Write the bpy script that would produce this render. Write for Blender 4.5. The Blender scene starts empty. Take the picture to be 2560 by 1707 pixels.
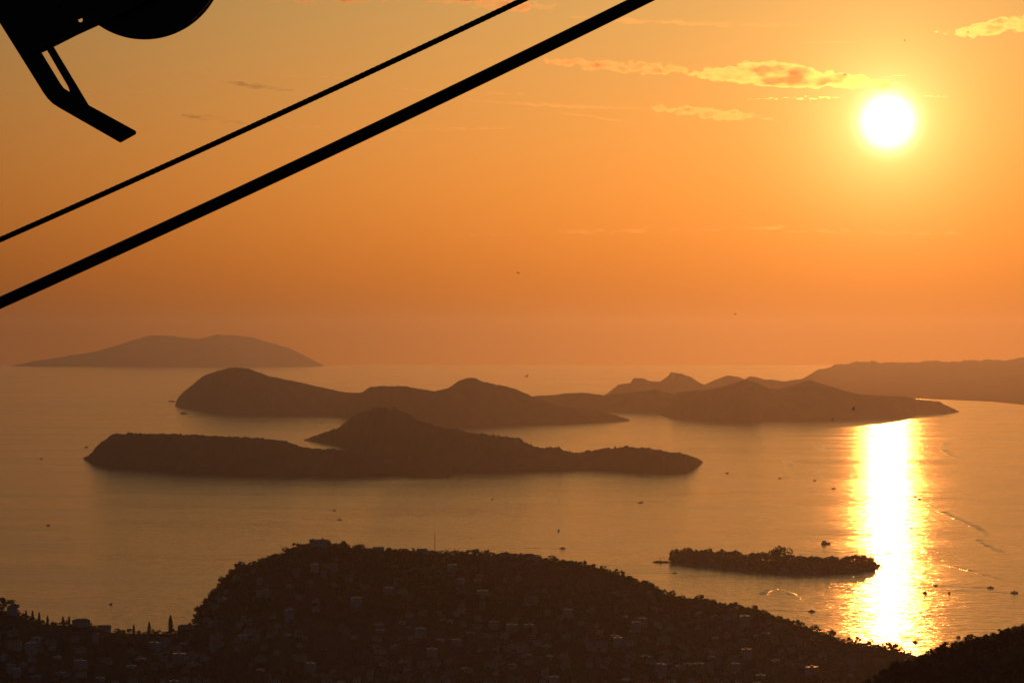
import bpy, bmesh, math, random
import numpy as np
from mathutils import Vector, Matrix, noise as mnoise

S = bpy.context.scene
COL = S.collection
random.seed(7)
rng = np.random.default_rng(7)

# ------------------------------------------------------------------ camera
H, F, CX, CY = 400.0, 7456.0, 1280.0, 855.0       # eye height above sea, focal length and centre in photo pixels
cam = bpy.data.objects.new('camera', bpy.data.cameras.new('camera'))
COL.objects.link(cam); S.camera = cam
cam.location = (0, 0, H); cam.rotation_euler = (math.pi / 2, 0, 0)
cam.data.sensor_width = 36; cam.data.lens = 36 * F / 2560
cam.data.clip_start = 0.5; cam.data.clip_end = 400000

# ------------------------------------------------------------------ sky and sun
SUN_AZ, SUN_EL = math.atan2(2220 - CX, F), math.atan2(CY - 305, math.hypot(F, 2220 - CX))
SUN_DIR = Vector((math.sin(SUN_AZ) * math.cos(SUN_EL), math.cos(SUN_AZ) * math.cos(SUN_EL), math.sin(SUN_EL)))
world = bpy.data.worlds.new('World'); S.world = world; world.use_nodes = True
nt = world.node_tree; N = nt.nodes; L = nt.links
sky = N.new('ShaderNodeTexSky'); sky.sky_type = 'NISHITA'; sky.sun_disc = False
sky.sun_elevation = SUN_EL; sky.sun_rotation = SUN_AZ
sky.air_density = 1.0; sky.dust_density = 5.0; sky.ozone_density = 1.0; sky.altitude = H
SKY_STRENGTH = 0.050
tint = N.new('ShaderNodeVectorMath'); tint.operation = 'MULTIPLY'
L.new(sky.outputs[0], tint.inputs[0])
tc = N.new('ShaderNodeTexCoord')
vmax = N.new('ShaderNodeVectorMath'); vmax.operation = 'MAXIMUM'; L.new(tc.outputs['Generated'], vmax.inputs[0]); vmax.inputs[1].default_value = (-2, -2, 0.0005)
L.new(vmax.outputs[0], sky.inputs['Vector'])
sep = N.new('ShaderNodeSeparateXYZ'); L.new(tc.outputs['Generated'], sep.inputs[0])
ramp = N.new('ShaderNodeMapRange'); ramp.interpolation_type = 'SMOOTHSTEP'               # the dusty layer reddens the lowest few degrees
ramp.inputs['From Min'].default_value = 0.0; ramp.inputs['From Max'].default_value = 0.155
L.new(sep.outputs['Z'], ramp.inputs['Value'])
tmix = N.new('ShaderNodeMix'); tmix.data_type = 'VECTOR'; L.new(ramp.outputs[0], tmix.inputs['Factor'])
tmix.inputs['A'].default_value = (1.02, 0.575, 0.35); tmix.inputs['B'].default_value = (0.68, 0.69, 0.66)
ramp2 = N.new('ShaderNodeMapRange'); ramp2.interpolation_type = 'SMOOTHSTEP'              # and the sky turns blue overhead
ramp2.inputs['From Min'].default_value = 0.18; ramp2.inputs['From Max'].default_value = 0.7; L.new(sep.outputs['Z'], ramp2.inputs['Value'])
tmix2 = N.new('ShaderNodeMix'); tmix2.data_type = 'VECTOR'; L.new(ramp2.outputs[0], tmix2.inputs['Factor'])
L.new(tmix.outputs['Result'], tmix2.inputs['A']); tmix2.inputs['B'].default_value = (0.95, 1.25, 1.9)
L.new(tmix2.outputs['Result'], tint.inputs[1])
dot = N.new('ShaderNodeVectorMath'); dot.operation = 'DOT_PRODUCT'
L.new(tc.outputs['Generated'], dot.inputs[0]); dot.inputs[1].default_value = SUN_DIR
def wmath(op, a, b=None):
    n = N.new('ShaderNodeMath'); n.operation = op
    for i, v in enumerate((a, b)):
        if v is None: continue
        if isinstance(v, (int, float)): n.inputs[i].default_value = v
        else: L.new(v, n.inputs[i])
    return n.outputs[0]
theta = wmath('ARCCOSINE', wmath('MINIMUM', dot.outputs['Value'], 1.0))
g1 = wmath('EXPONENT', wmath('MULTIPLY', wmath('POWER', wmath('DIVIDE', theta, 0.0059), 2.0), -1.0))   # the sun, spread by the haze
g2 = wmath('EXPONENT', wmath('MULTIPLY', theta, -1 / 0.030))                                              # its aureole
def wscale(val, col):
    n = N.new('ShaderNodeVectorMath'); n.operation = 'SCALE'; n.inputs[0].default_value = col
    L.new(val, n.inputs['Scale']); return n.outputs[0]
def wadd(a, b):
    n = N.new('ShaderNodeVectorMath'); n.operation = 'ADD'; L.new(a, n.inputs[0]); L.new(b, n.inputs[1]); return n.outputs[0]
k = 1 / SKY_STRENGTH
g3 = wmath('EXPONENT', wmath('MULTIPLY', theta, -1 / 0.0130))
glow = wadd(wadd(wscale(g1, (14 * k, 13 * k, 10 * k)), wscale(g3, (3.6 * k, 1.95 * k, 0.80 * k))), wscale(g2, (1.5 * k, 0.60 * k, 0.10 * k)))
bg = N['Background']; bg.inputs[1].default_value = SKY_STRENGTH
even = N.new('ShaderNodeMapRange'); even.interpolation_type = 'SMOOTHSTEP'               # haze evens the sky out around the sun
even.inputs['From Min'].default_value = 0.0; even.inputs['From Max'].default_value = 0.34; even.inputs['To Min'].default_value = 0.80; even.inputs['To Max'].default_value = 1.14
L.new(theta, even.inputs['Value'])
evs = N.new('ShaderNodeVectorMath'); evs.operation = 'SCALE'; L.new(tint.outputs[0], evs.inputs[0]); low = wmath('EXPONENT', wmath('MULTIPLY', wmath('MAXIMUM', sep.outputs['Z'], 0.0), -1 / 0.014))   # bright mist along the horizon
L.new(wmath('MULTIPLY', even.outputs[0], wmath('ADD', wmath('MULTIPLY', low, 0.75), 1.0)), evs.inputs['Scale'])
L.new(wadd(evs.outputs[0], glow), bg.inputs[0])

sun = bpy.data.objects.new('sun', bpy.data.lights.new('sun', 'SUN'))
COL.objects.link(sun)
sun.data.energy = 0.60; sun.data.angle = math.radians(0.53); sun.data.color = (1.0, 0.27, 0.045)
sun.rotation_euler = (-SUN_DIR).to_track_quat('-Z', 'Y').to_euler()

vs = S.view_settings
vs.view_transform = 'Standard'; vs.look = 'None'; vs.exposure = -1.0; vs.gamma = 1.0; vs.use_curve_mapping = False
S.cycles.use_denoising = True
S.cycles.max_bounces = 6; S.cycles.diffuse_bounces = 2; S.cycles.glossy_bounces = 3
S.cycles.volume_bounces = 4; S.cycles.volume_step_rate = 0.15; S.cycles.volume_max_steps = 256; S.cycles.transparent_max_bounces = 16
S.cycles.caustics_reflective = False; S.cycles.caustics_refractive = False

# ------------------------------------------------------------------ helpers
def ground(px, py):                        # the point of the sea under a pixel
    Y = H * F / (py - CY); return Vector(((px - CX) * Y / F, Y, 0.0))
def at(px, py, Y):                         # the point at depth Y behind a pixel
    return Vector(((px - CX) * Y / F, Y, H - (py - CY) * Y / F))
def z3(p): return [(x / 1.8375, 780 + y / 1.8375) for x, y in p]
def z4(p): return [(1280 + x / 1.8375, 780 + y / 1.8375) for x, y in p]
def z5(p): return [(x / 2.7349, 1280 + y / 2.7349) for x, y in p]
def z6(p): return [(700 + x / 2.7349, 1280 + y / 2.7349) for x, y in p]
def z7(p): return [(1500 + x / 2.2189, 1280 + y / 2.2189) for x, y in p]
def ov(p): return [(x * 1.08844, y * 1.08844) for x, y in p]
def lerp(pts, x):
    xs, ys = zip(*pts); return np.interp(x, xs, ys)

def mesh(name, verts, faces, mat=None, smooth=False):
    me = bpy.data.meshes.new(name)
    me.from_pydata([tuple(v) for v in verts], [], [tuple(f) for f in faces]); me.update()
    if mat: me.materials.append(mat)
    if smooth: me.polygons.foreach_set('use_smooth', [True] * len(me.polygons))
    return me
def mesh_np(name, v, f, mat, smooth=False):                    # v (n,3), f (m,k), fast
    v = np.asarray(v, np.float32); f = np.asarray(f, np.int32); k = f.shape[1]
    me = bpy.data.meshes.new(name)
    me.vertices.add(len(v)); me.vertices.foreach_set('co', v.ravel())
    me.loops.add(f.size); me.loops.foreach_set('vertex_index', f.ravel())
    me.polygons.add(len(f)); me.polygons.foreach_set('loop_start', np.arange(0, f.size, k, dtype=np.int32))
    me.polygons.foreach_set('use_smooth', np.full(len(f), smooth))
    me.update(calc_edges=True); me.materials.append(mat); return me
def link(name, me, parent=None, loc=None, rotz=None, **props):
    o = bpy.data.objects.new(name, me); COL.objects.link(o)
    if parent is not None: o.parent = parent
    if loc is not None: o.location = loc
    if rotz is not None: o.rotation_euler = (0, 0, rotz)
    for k_, v_ in props.items():
        if v_ is not None: o[k_] = v_
    return o
def boxes(parts):                          # [(x0,x1,y0,y1,z0,z1)] -> verts, faces
    v, f = [], []
    for x0, x1, y0, y1, a, b in parts:
        n = len(v)
        v += [(x0, y0, a), (x1, y0, a), (x1, y1, a), (x0, y1, a), (x0, y0, b), (x1, y0, b), (x1, y1, b), (x0, y1, b)]
        f += [(n, n + 3, n + 2, n + 1), (n + 4, n + 5, n + 6, n + 7), (n, n + 1, n + 5, n + 4), (n + 1, n + 2, n + 6, n + 5), (n + 2, n + 3, n + 7, n + 6), (n + 3, n, n + 4, n + 7)]
    return v, f
def tube(points, radii, sides=8, cap=True):
    v, f = [], []
    P = [Vector(p) for p in points]
    for i, p in enumerate(P):
        d = (P[min(i + 1, len(P) - 1)] - P[max(i - 1, 0)]).normalized()
        a = d.cross(Vector((0, 0, 1)))
        if a.length < 1e-4: a = Vector((1, 0, 0))
        a.normalize(); b = d.cross(a)
        for j in range(sides):
            t = 2 * math.pi * j / sides
            v.append(p + (a * math.cos(t) + b * math.sin(t)) * radii[i])
    for i in range(len(P) - 1):
        for j in range(sides):
            f.append((i * sides + j, i * sides + (j + 1) % sides, (i + 1) * sides + (j + 1) % sides, (i + 1) * sides + j))
    if cap:
        f.append(tuple(range(sides))); f.append(tuple(range((len(P) - 1) * sides, len(P) * sides))[::-1])
    return v, f

def fbm(x, y, s, seed=0.0, octv=4):
    out = np.zeros(np.shape(x)); xf = np.ravel(x) / s; yf = np.ravel(y) / s
    r = np.array([mnoise.fractal((a, b, seed), 0.9, 2.1, octv, noise_basis='PERLIN_ORIGINAL') for a, b in zip(xf, yf)])
    return r.reshape(np.shape(x))

# ------------------------------------------------------------------ materials
def mat(name, col=(0.5, 0.5, 0.5), rough=0.8, col2=None, scale=1.0, metal=0.0, spec=0.3, bump=0.0, bscale=None, detail=6.0):
    m = bpy.data.materials.new(name); m.use_nodes = True
    n = m.node_tree.nodes; l = m.node_tree.links; p = n['Principled BSDF']
    p.inputs['Roughness'].default_value = rough; p.inputs['Metallic'].default_value = metal
    p.inputs['Specular IOR Level'].default_value = spec
    t = n.new('ShaderNodeTexCoord')
    nz = n.new('ShaderNodeTexNoise'); nz.inputs['Scale'].default_value = scale; nz.inputs['Detail'].default_value = detail
    l.new(t.outputs['Object'], nz.inputs['Vector'])
    r = n.new('ShaderNodeValToRGB'); r.color_ramp.elements[0].position = 0.32; r.color_ramp.elements[1].position = 0.7
    c2 = col2 or tuple(c * 0.7 for c in col)
    r.color_ramp.elements[0].color = (*c2, 1); r.color_ramp.elements[1].color = (*col, 1)
    l.new(nz.outputs['Fac'], r.inputs[0]); l.new(r.outputs[0], p.inputs['Base Color'])
    if bump:
        b = n.new('ShaderNodeBump'); b.inputs['Strength'].default_value = bump
        nb = n.new('ShaderNodeTexNoise'); nb.inputs['Scale'].default_value = bscale or scale * 4; nb.inputs['Detail'].default_value = 5
        l.new(t.outputs['Object'], nb.inputs['Vector']); l.new(nb.outputs['Fac'], b.inputs['Height']); l.new(b.outputs[0], p.inputs['Normal'])
    return m
M = {}
M['steel'] = mat('black_painted_steel', (0.016, 0.015, 0.014), 0.55, (0.010, 0.010, 0.010), 6.0, 0.0, 0.3, 0.15, 40)
M['rope'] = mat('greased_steel_rope', (0.030, 0.026, 0.022), 0.5, (0.016, 0.014, 0.012), 30.0, 0.6, 0.4, 0.2, 90)
M['forest'] = mat('macchia_forest', (0.060, 0.066, 0.040), 0.95, (0.026, 0.032, 0.020), 1 / 60, 0, 0.05, 0.6, 1 / 12)
M['scrub'] = mat('rocky_scrub', (0.045, 0.042, 0.028), 0.95, (0.018, 0.020, 0.012), 1 / 14, 0, 0.05, 0.6, 1 / 3)
M['earth'] = mat('town_ground', (0.06, 0.052, 0.040), 0.95, (0.026, 0.028, 0.018), 1 / 35, 0, 0.05, 0.3, 1 / 6)
M['rock'] = mat('limestone_shore', (0.20, 0.17, 0.14), 0.9, (0.10, 0.088, 0.072), 0.25, 0, 0.1, 0.5)
M['leaf'] = mat('pine_needles', (0.050, 0.062, 0.030), 0.85, (0.024, 0.032, 0.016), 0.35, 0, 0.1)
M['leaf2'] = mat('holm_oak_leaves', (0.062, 0.066, 0.036), 0.85, (0.030, 0.036, 0.020), 0.35, 0, 0.1)
M['bark'] = mat('bark', (0.09, 0.07, 0.05), 0.95, None, 3.0, 0, 0.05)
M['wall_white'] = mat('whitewashed_render', (0.42, 0.41, 0.40), 0.9, (0.29, 0.28, 0.27), 0.4, 0, 0.1)
M['wall_cream'] = mat('cream_render', (0.42, 0.38, 0.31), 0.9, (0.30, 0.27, 0.22), 0.4, 0, 0.1)
M['wall_grey'] = mat('grey_render', (0.38, 0.375, 0.37), 0.9, (0.28, 0.275, 0.27), 0.4, 0, 0.1)
M['wall_stone'] = mat('dressed_limestone', (0.28, 0.255, 0.21), 0.9, (0.20, 0.18, 0.15), 1.2, 0, 0.1, 0.3)
M['tile'] = mat('terracotta_tiles', (0.30, 0.12, 0.065), 0.8, (0.19, 0.075, 0.045), 0.8, 0, 0.2, 0.4, 6)
M['slab'] = mat('concrete_slab', (0.36, 0.35, 0.34), 0.32, (0.26, 0.25, 0.24), 0.5, 0, 0.5)
M['glass'] = mat('window_glass', (0.03, 0.035, 0.04), 0.12, (0.02, 0.025, 0.03), 0.5, 0, 0.5)
M['door'] = mat('dark_wood', (0.08, 0.05, 0.03), 0.7, None, 3.0)
M['red'] = mat('red_mast_paint', (0.40, 0.06, 0.03), 0.6, (0.30, 0.05, 0.03), 0.5)
M['hull'] = mat('white_hull', (0.50, 0.49, 0.47), 0.4, (0.42, 0.41, 0.39), 0.6)
M['darkhull'] = mat('dark_wooden_hull', (0.07, 0.045, 0.03), 0.6, (0.045, 0.03, 0.02), 0.6)
M['feather'] = mat('dark_feathers', (0.04, 0.035, 0.03), 0.85, (0.02, 0.018, 0.016), 20)

def sea_material(name):
    m = bpy.data.materials.new(name); m.use_nodes = True
    n = m.node_tree.nodes; l = m.node_tree.links; p = n['Principled BSDF']
    p.inputs['Base Color'].default_value = (0.012, 0.022, 0.026, 1)
    p.inputs['IOR'].default_value = 1.333
    t = n.new('ShaderNodeTexCoord')
    def nz(sx, sy, rot, detail, rough=0.55, dist=0.0):
        mp = n.new('ShaderNodeMapping'); mp.inputs['Scale'].default_value = (1 / sx, 1 / sy, 1); mp.inputs['Rotation'].default_value = (0, 0, rot)
        l.new(t.outputs['Object'], mp.inputs[0])
        z = n.new('ShaderNodeTexNoise'); z.inputs['Scale'].default_value = 1; z.inputs['Detail'].default_value = detail
        z.inputs['Roughness'].default_value = rough; z.inputs['Distortion'].default_value = dist
        l.new(mp.outputs[0], z.inputs['Vector']); return z.outputs['Fac']
    slick = nz(1500, 420, 0.2, 4, 0.6, 1.2)                       # calm slicks between ruffled water
    r = n.new('ShaderNodeMapRange'); r.inputs['From Min'].default_value = 0.35; r.inputs['From Max'].default_value = 0.65
    r.inputs['To Min'].default_value = 0.085; r.inputs['To Max'].default_value = 0.175
    l.new(slick, r.inputs['Value']); l.new(r.outputs[0], p.inputs['Roughness'])
    b2 = n.new('ShaderNodeBump'); b2.inputs['Distance'].default_value = 1.0; b2.inputs['Strength'].default_value = 1.0
    l.new(nz(22, 9, 0.35, 3), b2.inputs['Height'])
    b3 = n.new('ShaderNodeBump'); b3.inputs['Distance'].default_value = 2.0; b3.inputs['Strength'].default_value = 1.0
    l.new(nz(48, 26, 0.6, 3), b3.inputs['Height']); l.new(b2.outputs[0], b3.inputs['Normal'])
    b1 = n.new('ShaderNodeBump'); b1.inputs['Distance'].default_value = 2.0; b1.inputs['Strength'].default_value = 1.0
    l.new(nz(170, 55, -0.3, 3), b1.inputs['Height']); l.new(b3.outputs[0], b1.inputs['Normal'])
    l.new(b1.outputs[0], p.inputs['Normal'])
    return m
M['sea'] = sea_material('sea_water')

# ------------------------------------------------------------------ the sea
SX, SY0, SY1 = 60000, -4000, 50500
link('sea', mesh('sea', [(-SX, SY0, 0), (SX, SY0, 0), (SX, SY1, 0), (-SX, SY1, 0)], [(0, 1, 2, 3)], M['sea']), kind='structure')

# ------------------------------------------------------------------ far islands and mountains (waterline and crest give distance and height)
def island(name, top, base, step=5.0, slope=1.5, canopy=0.0, seed=1.0, material='forest', back=1.0, rows=26, depth=None, extra=0.0, rise=None, jag=0.0):
    x0, x1 = top[0][0], top[-1][0]
    px = np.arange(x0, x1 + step, step); px[-1] = x1
    yt = lerp(top, px)
    if jag: yt = yt + jag * np.array([mnoise.fractal((x / 75.0, seed, 0), .8, 2.1, 4, noise_basis='PERLIN_ORIGINAL') for x in px]) - jag * .25
    yb = np.maximum(lerp(base, px), yt + 0.4)
    Yn = H * F / (yb - CY) if depth is None else np.full(len(px), float(depth))
    Yn = Yn + extra
    hh = H - (yt - CY) * Yn / F
    w = np.clip(hh, 2, None) * slope + 25
    for _ in range(3):
        zr = np.maximum(H - (yt - CY) * (Yn + w) / F, 1.5); w = zr * slope + 25
    ker = np.ones(9) / 9; w = np.convolve(np.pad(w, 4, mode='edge'), ker, 'valid')
    zr = np.maximum(H - (yt - CY) * (Yn + w) / F, 1.0)
    if canopy:
        cn = np.array([mnoise.fractal((x * (Yn[i] / F) / 9.0, seed * 3.1, 0), 0.6, 2.0, 4, noise_basis='PERLIN_ORIGINAL') for i, x in enumerate(px)])
        crest = canopy * .85 * cn * np.clip(zr / 20, 0, 1)
    nf = rows; nb = rows // 2
    t = np.concatenate([np.linspace(0, 1, nf), 1 + np.linspace(0, 1, nb + 1)[1:]])
    PX, T = np.meshgrid(px, t, indexing='ij')
    W = w[:, None]; ZR = zr[:, None]; YN = Yn[:, None]
    Yg = np.where(T <= 1, YN + W * T, YN + W + (T - 1) * W * back)
    prof = np.where(T <= 1, np.sin(np.clip(T, 0, 1) * math.pi / 2) ** 0.85, np.cos(np.clip(T - 1, 0, 1) * math.pi / 2) ** 0.9)
    if rise: prof = np.where(T <= 1, .06 * np.clip(T * 8, 0, 1) + .94 * np.clip(T, 0, 1) ** rise, prof)
    Xg = (PX - CX) * Yg / F
    sc = float(np.median(zr)) * 1.6 + 60
    nz_ = fbm(Xg, Yg, sc, seed, 5)
    near = np.exp(-((T - 1) / 0.30) ** 2)
    Zg = ZR * prof * (1 + 0.35 * nz_ * (1 - near) * np.where(T <= 1, np.sin(T * math.pi), np.sin(np.clip(2 - T, 0, 1) * math.pi)))
    Zg = np.where(T < 0.02, -3.0, Zg); Zg = np.where(T > 1.97, -3.0, Zg)
    if canopy: Zg = Zg + crest[:, None] * np.exp(-((T - 1) / 0.10) ** 2) + fbm(Xg, Yg, 22.0, seed + 1, 2) * canopy * .5 * (T > 0.06) * (T < 1.9)
    Zg[0, :] = -3; Zg[-1, :] = -3
    n, m_ = Xg.shape
    V = np.stack([Xg, Yg, Zg], -1).reshape(-1, 3)
    i, j = np.meshgrid(np.arange(n - 1), np.arange(m_ - 1), indexing='ij'); a = (i * m_ + j).ravel()
    Fc = np.stack([a, a + m_, a + m_ + 1, a + 1], -1)
    o = link(name, mesh_np(name, V, Fc, M[material], True), kind='structure'); return o

# the long hazy island far behind on the left
island('far_island', z3([(50, 250), (110, 238), (170, 226), (280, 208), (380, 194), (450, 182), (560, 150), (610, 130), (690, 110), (760, 113), (840, 120), (920, 126), (1000, 108), (1080, 110), (1170, 125), (1260, 150), (1330, 172), (1390, 198), (1440, 224), (1490, 249)]),
       z3([(50, 252), (1490, 252)]), step=4, slope=2.0, seed=2.3, rows=40, depth=48300, jag=2.0)
# the island with the dome-shaped head
TOPB = z3([(803, 430), (815, 400), (840, 372), (880, 340), (920, 305), (960, 285), (1010, 272), (1050, 258), (1080, 256), (1140, 262), (1190, 280), (1240, 298), (1330, 315), (1420, 335), (1520, 358), (1600, 374), (1660, 372), (1700, 348), (1750, 340), (1850, 347), (1950, 358), (2000, 366), (2060, 350), (2105, 320), (2150, 303), (2190, 308), (2230, 325), (2280, 335), (2340, 348)]) + \
    z4([(30, 360), (80, 385), (120, 400), (220, 435), (300, 447), (400, 456), (480, 478), (545, 499)])
BASEB = z3([(803, 434), (900, 447), (1000, 459), (1150, 468), (1250, 473), (1400, 472), (1540, 475), (1590, 485), (1800, 515), (2030, 527), (2352, 513)]) + z4([(60, 513), (240, 513), (400, 508), (545, 503)])
island('dome_headed_island', TOPB, BASEB, step=4, slope=1.5, canopy=5, seed=4.1)
island('offshore_rock', z3([(770, 412), (785, 408), (805, 411)]), z3([(770, 414), (805, 416)]), step=2, slope=1, seed=9, material='rock', rows=8)
# the ridge behind its tail
island('low_ridge_island', z4([(60, 395), (120, 386), (180, 384), (250, 376), (330, 372), (420, 384), (500, 376), (560, 370), (660, 358), (740, 380), (780, 440)]),
       z4([(60, 445), (380, 457), (680, 464), (780, 466)]), step=4, slope=1.6, canopy=3, seed=5.7)
# the mountainous island on the right
island('mountain_island', z4([(672, 472), (700, 448), (730, 400), (760, 372), (820, 364), (880, 360), (950, 350), (1020, 330), (1075, 310), (1120, 325), (1180, 352), (1230, 356), (1300, 335), (1370, 313), (1430, 335), (1500, 355), (1560, 372), (1620, 384), (1700, 402), (1770, 428), (1815, 462), (1842, 486)]),
       z4([(672, 474), (750, 486), (900, 498), (1100, 504), (1135, 501), (1142, 494), (1300, 493), (1500, 491), (1760, 488), (1842, 488)]), step=3, slope=1.5, canopy=4, seed=6.4)
island('low_point', z4([(1480, 440), (1540, 396), (1620, 381), (1720, 388), (1800, 390), (1880, 405), (1960, 413), (2010, 438), (2055, 459)]),
       z4([(1480, 474), (1850, 471), (1950, 467), (2055, 462)]), step=3, slope=1.6, canopy=4, seed=6.9)
island('crag_ridge', z4([(380, 420), (430, 382), (490, 335), (545, 328), (560, 305), (600, 308), (640, 320), (680, 322), (720, 295), (728, 278), (770, 285), (820, 300), (860, 325), (900, 345), (960, 400)]),
       [(1280, 1010), (2560, 1010)], step=3, slope=1.3, seed=7.7, depth=22500)
island('far_ridge', z4([(820, 370), (880, 338), (930, 315), (990, 293), (1040, 300), (1070, 312), (1090, 297), (1120, 300), (1180, 318), (1240, 332), (1300, 326), (1340, 320), (1420, 345), (1500, 390)]),
       [(1280, 985), (2560, 985)], step=4, slope=1.3, seed=8.8, depth=22800)
island('coast_mountains', z4([(1000, 352), (1120, 335), (1260, 318), (1340, 300), (1430, 275), (1500, 252), (1560, 243), (1650, 238), (1750, 241), (1870, 243), (1960, 238), (2050, 242), (2120, 232), (2250, 238), (2352, 228), (2600, 225), (2900, 240)]),
       z4([(1000, 398), (1800, 400), (1870, 404), (2000, 409), (2200, 418), (2352, 434), (2900, 450)]), step=5, slope=75, seed=9.9, rows=60, rise=2.2, jag=9.0)
# the two wooded ridges of the nearer island
island('cone_hill_island', z3([(1393, 589), (1440, 575), (1490, 555), (1560, 535), (1590, 505), (1620, 482), (1680, 455), (1730, 445), (1790, 447), (1850, 460), (1900, 485), (1950, 510), (2000, 528), (2100, 545), (2200, 560), (2260, 570), (2330, 576)]) +
       z4([(8, 578), (30, 580), (60, 600), (110, 622), (160, 628), (215, 622), (240, 640), (290, 648), (330, 645), (380, 632), (440, 628), (520, 622), (580, 625), (630, 628), (680, 640), (740, 648), (800, 655), (850, 675), (878, 691)]),
       z3([(1393, 592), (1500, 605), (1595, 622), (1750, 680), (1950, 720), (2130, 729), (2352, 728)]) + z4([(200, 726), (350, 722), (500, 727), (600, 736), (700, 740), (800, 736), (835, 722), (878, 694)]),
       step=2, slope=1.4, canopy=8, seed=11.2)
island('flat_topped_island', z3([(380, 673), (400, 664), (420, 650), (450, 615), (480, 590), (515, 565), (560, 562), (650, 560), (800, 563), (900, 566), (1000, 572), (1150, 578), (1250, 590), (1330, 603), (1390, 622), (1420, 628), (1500, 632), (1600, 635), (1700, 642), (1800, 652), (1900, 668), (2000, 692), (2080, 718), (2130, 745)]),
       z3([(380, 676), (430, 700), (520, 712), (700, 724), (850, 735), (1100, 742), (1350, 750), (1550, 757), (1700, 752), (1850, 748), (1950, 755), (2050, 758), (2090, 750), (2130, 748)]),
       step=2, slope=1.3, canopy=8, seed=12.5)

# ------------------------------------------------------------------ the wooded peninsula below
SKYLINE = z5([(-400, 640), (0, 645), (120, 662), (150, 690), (300, 740), (500, 748), (640, 752), (760, 795), (900, 802), (1000, 802), (1150, 806), (1200, 800), (1310, 750), (1330, 695), (1370, 645), (1390, 600), (1420, 565), (1480, 525), (1500, 470), (1540, 435), (1580, 400), (1620, 365), (1700, 350), (1800, 312), (1950, 268), (2000, 245)]) + \
    z6([(60, 240), (130, 224), (200, 215), (330, 212), (450, 222), (500, 238), (640, 247), (930, 255), (1100, 268), (1280, 272), (1420, 273), (1500, 275), (1650, 290), (1790, 306), (1850, 318), (1950, 325), (2100, 353), (2180, 380)]) + \
    z7([(0, 312), (100, 333), (200, 367), (300, 402), (360, 442), (450, 470), (560, 474), (650, 497), (800, 522), (900, 542), (1000, 582), (1100, 617), (1200, 650), (1280, 672), (1340, 705), (1500, 720), (1650, 748), (1750, 788), (1830, 830), (1960, 900), (2300, 1000)])
RIDGE_Y = [(-400, 3500), (0, 3520), (300, 3560), (480, 3700), (560, 3820), (800, 3980), (1280, 4050), (1600, 4000), (2000, 3850), (2300, 3660), (2700, 3500)]
CANOPY = 5.5
def ridge(px):
    Yr = lerp(RIDGE_Y, px); return Yr, H - (lerp(SKYLINE, px) - CY) * Yr / F - CANOPY
YF, ZF = 3240.0, 16.0
def land_z(x, Y):
    px = CX + x * F / Y
    Yr, zr = ridge(px)
    zf = np.minimum(ZF, zr)
    s = np.clip((Y - YF) / (Yr - YF), 0, 1)
    zfront = zf + (zr - zf) * (0.55 * s + 0.45 * np.sin(s * math.pi / 2) ** 2)
    q = np.clip((Y - Yr) / (np.maximum(zr, 4) * 2.2 + 60), 0, 1)
    zback = zr + (-6 - zr) * (q * q * (3 - 2 * q))
    return np.where(Y <= Yr, zfront, zback)
pxs = np.arange(-360, 2680, 7.0); ys = np.concatenate([np.arange(2300, 3200, 30.0), np.arange(3200, 4500, 9.0)])
PXg, Yg = np.meshgrid(pxs, ys, indexing='ij'); Xg = (PXg - CX) * Yg / F
Zg = land_z(Xg, Yg)
Yr_g = ridge(PXg)[0]
bumpn = fbm(Xg, Yg, 90.0, 3.3, 4)
land_mask = np.clip(Zg / 20, 0, 1) * np.clip(np.abs(Yg - Yr_g) / 120, 0, 1)
Zg = Zg + bumpn * 7 * land_mask
def terrain_mesh(name, X, Y, Z, material):
    n, m_ = X.shape; V = np.stack([X, Y, Z], -1).reshape(-1, 3)
    i, j = np.meshgrid(np.arange(n - 1), np.arange(m_ - 1), indexing='ij'); a = (i * m_ + j).ravel()
    return mesh_np(name, V, np.stack([a, a + m_, a + m_ + 1, a + 1], -1), material, True)
link('peninsula', terrain_mesh('peninsula', Xg, Yg, Zg, M['earth']), kind='structure')
def land(x, Y):                                                   # height of the finished ground
    px = CX + x * F / Y
    i = min(max((px - pxs[0]) / 7.0, 0), len(pxs) - 2); j = float(np.interp(Y, ys, np.arange(len(ys)))); j = min(j, len(ys) - 2)
    a, b = int(i), int(j); u, w = i - a, j - b
    return float((Zg[a, b] * (1 - u) + Zg[a + 1, b] * u) * (1 - w) + (Zg[a, b + 1] * (1 - u) + Zg[a + 1, b + 1] * u) * w)

# the mountain slope under the camera, with the dark spur on the right
CREST = [(520, -100, 395), (431, 300, 352), (300, 800, 312), (212, 1200, 287), (180, 1340, 240), (120, 1700, 110), (60, 2100, 30)]
gx, gy = np.meshgrid(np.arange(-700, 800, 9.0), np.arange(-120, 2420, 12.0), indexing='ij')
base = np.maximum(392 - 0.45 * np.maximum(gy + 6, 0) - 0.04 * np.abs(gx), 12)
spur = np.full(gx.shape, -50.0)
for (xa, ya, za), (xb, yb, zb) in zip(CREST[:-1], CREST[1:]):
    dx, dy = xb - xa, yb - ya; t = np.clip(((gx - xa) * dx + (gy - ya) * dy) / (dx * dx + dy * dy), 0, 1)
    d = np.hypot(gx - xa - t * dx, gy - ya - t * dy)
    spur = np.maximum(spur, za + (zb - za) * t - 0.24 * d - 0.0022 * d * d)
gz = np.maximum(base, spur) + fbm(gx, gy, 40.0, 8.1, 5) * 2.5
gz = np.where((gy < 60) & (np.abs(gx) < 60), np.minimum(gz, 392 - 0.3 * np.maximum(gy, 0)), gz)
link('mountain_slope', terrain_mesh('mountain_slope', gx, gy, gz, M['scrub']), kind='structure')
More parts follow.
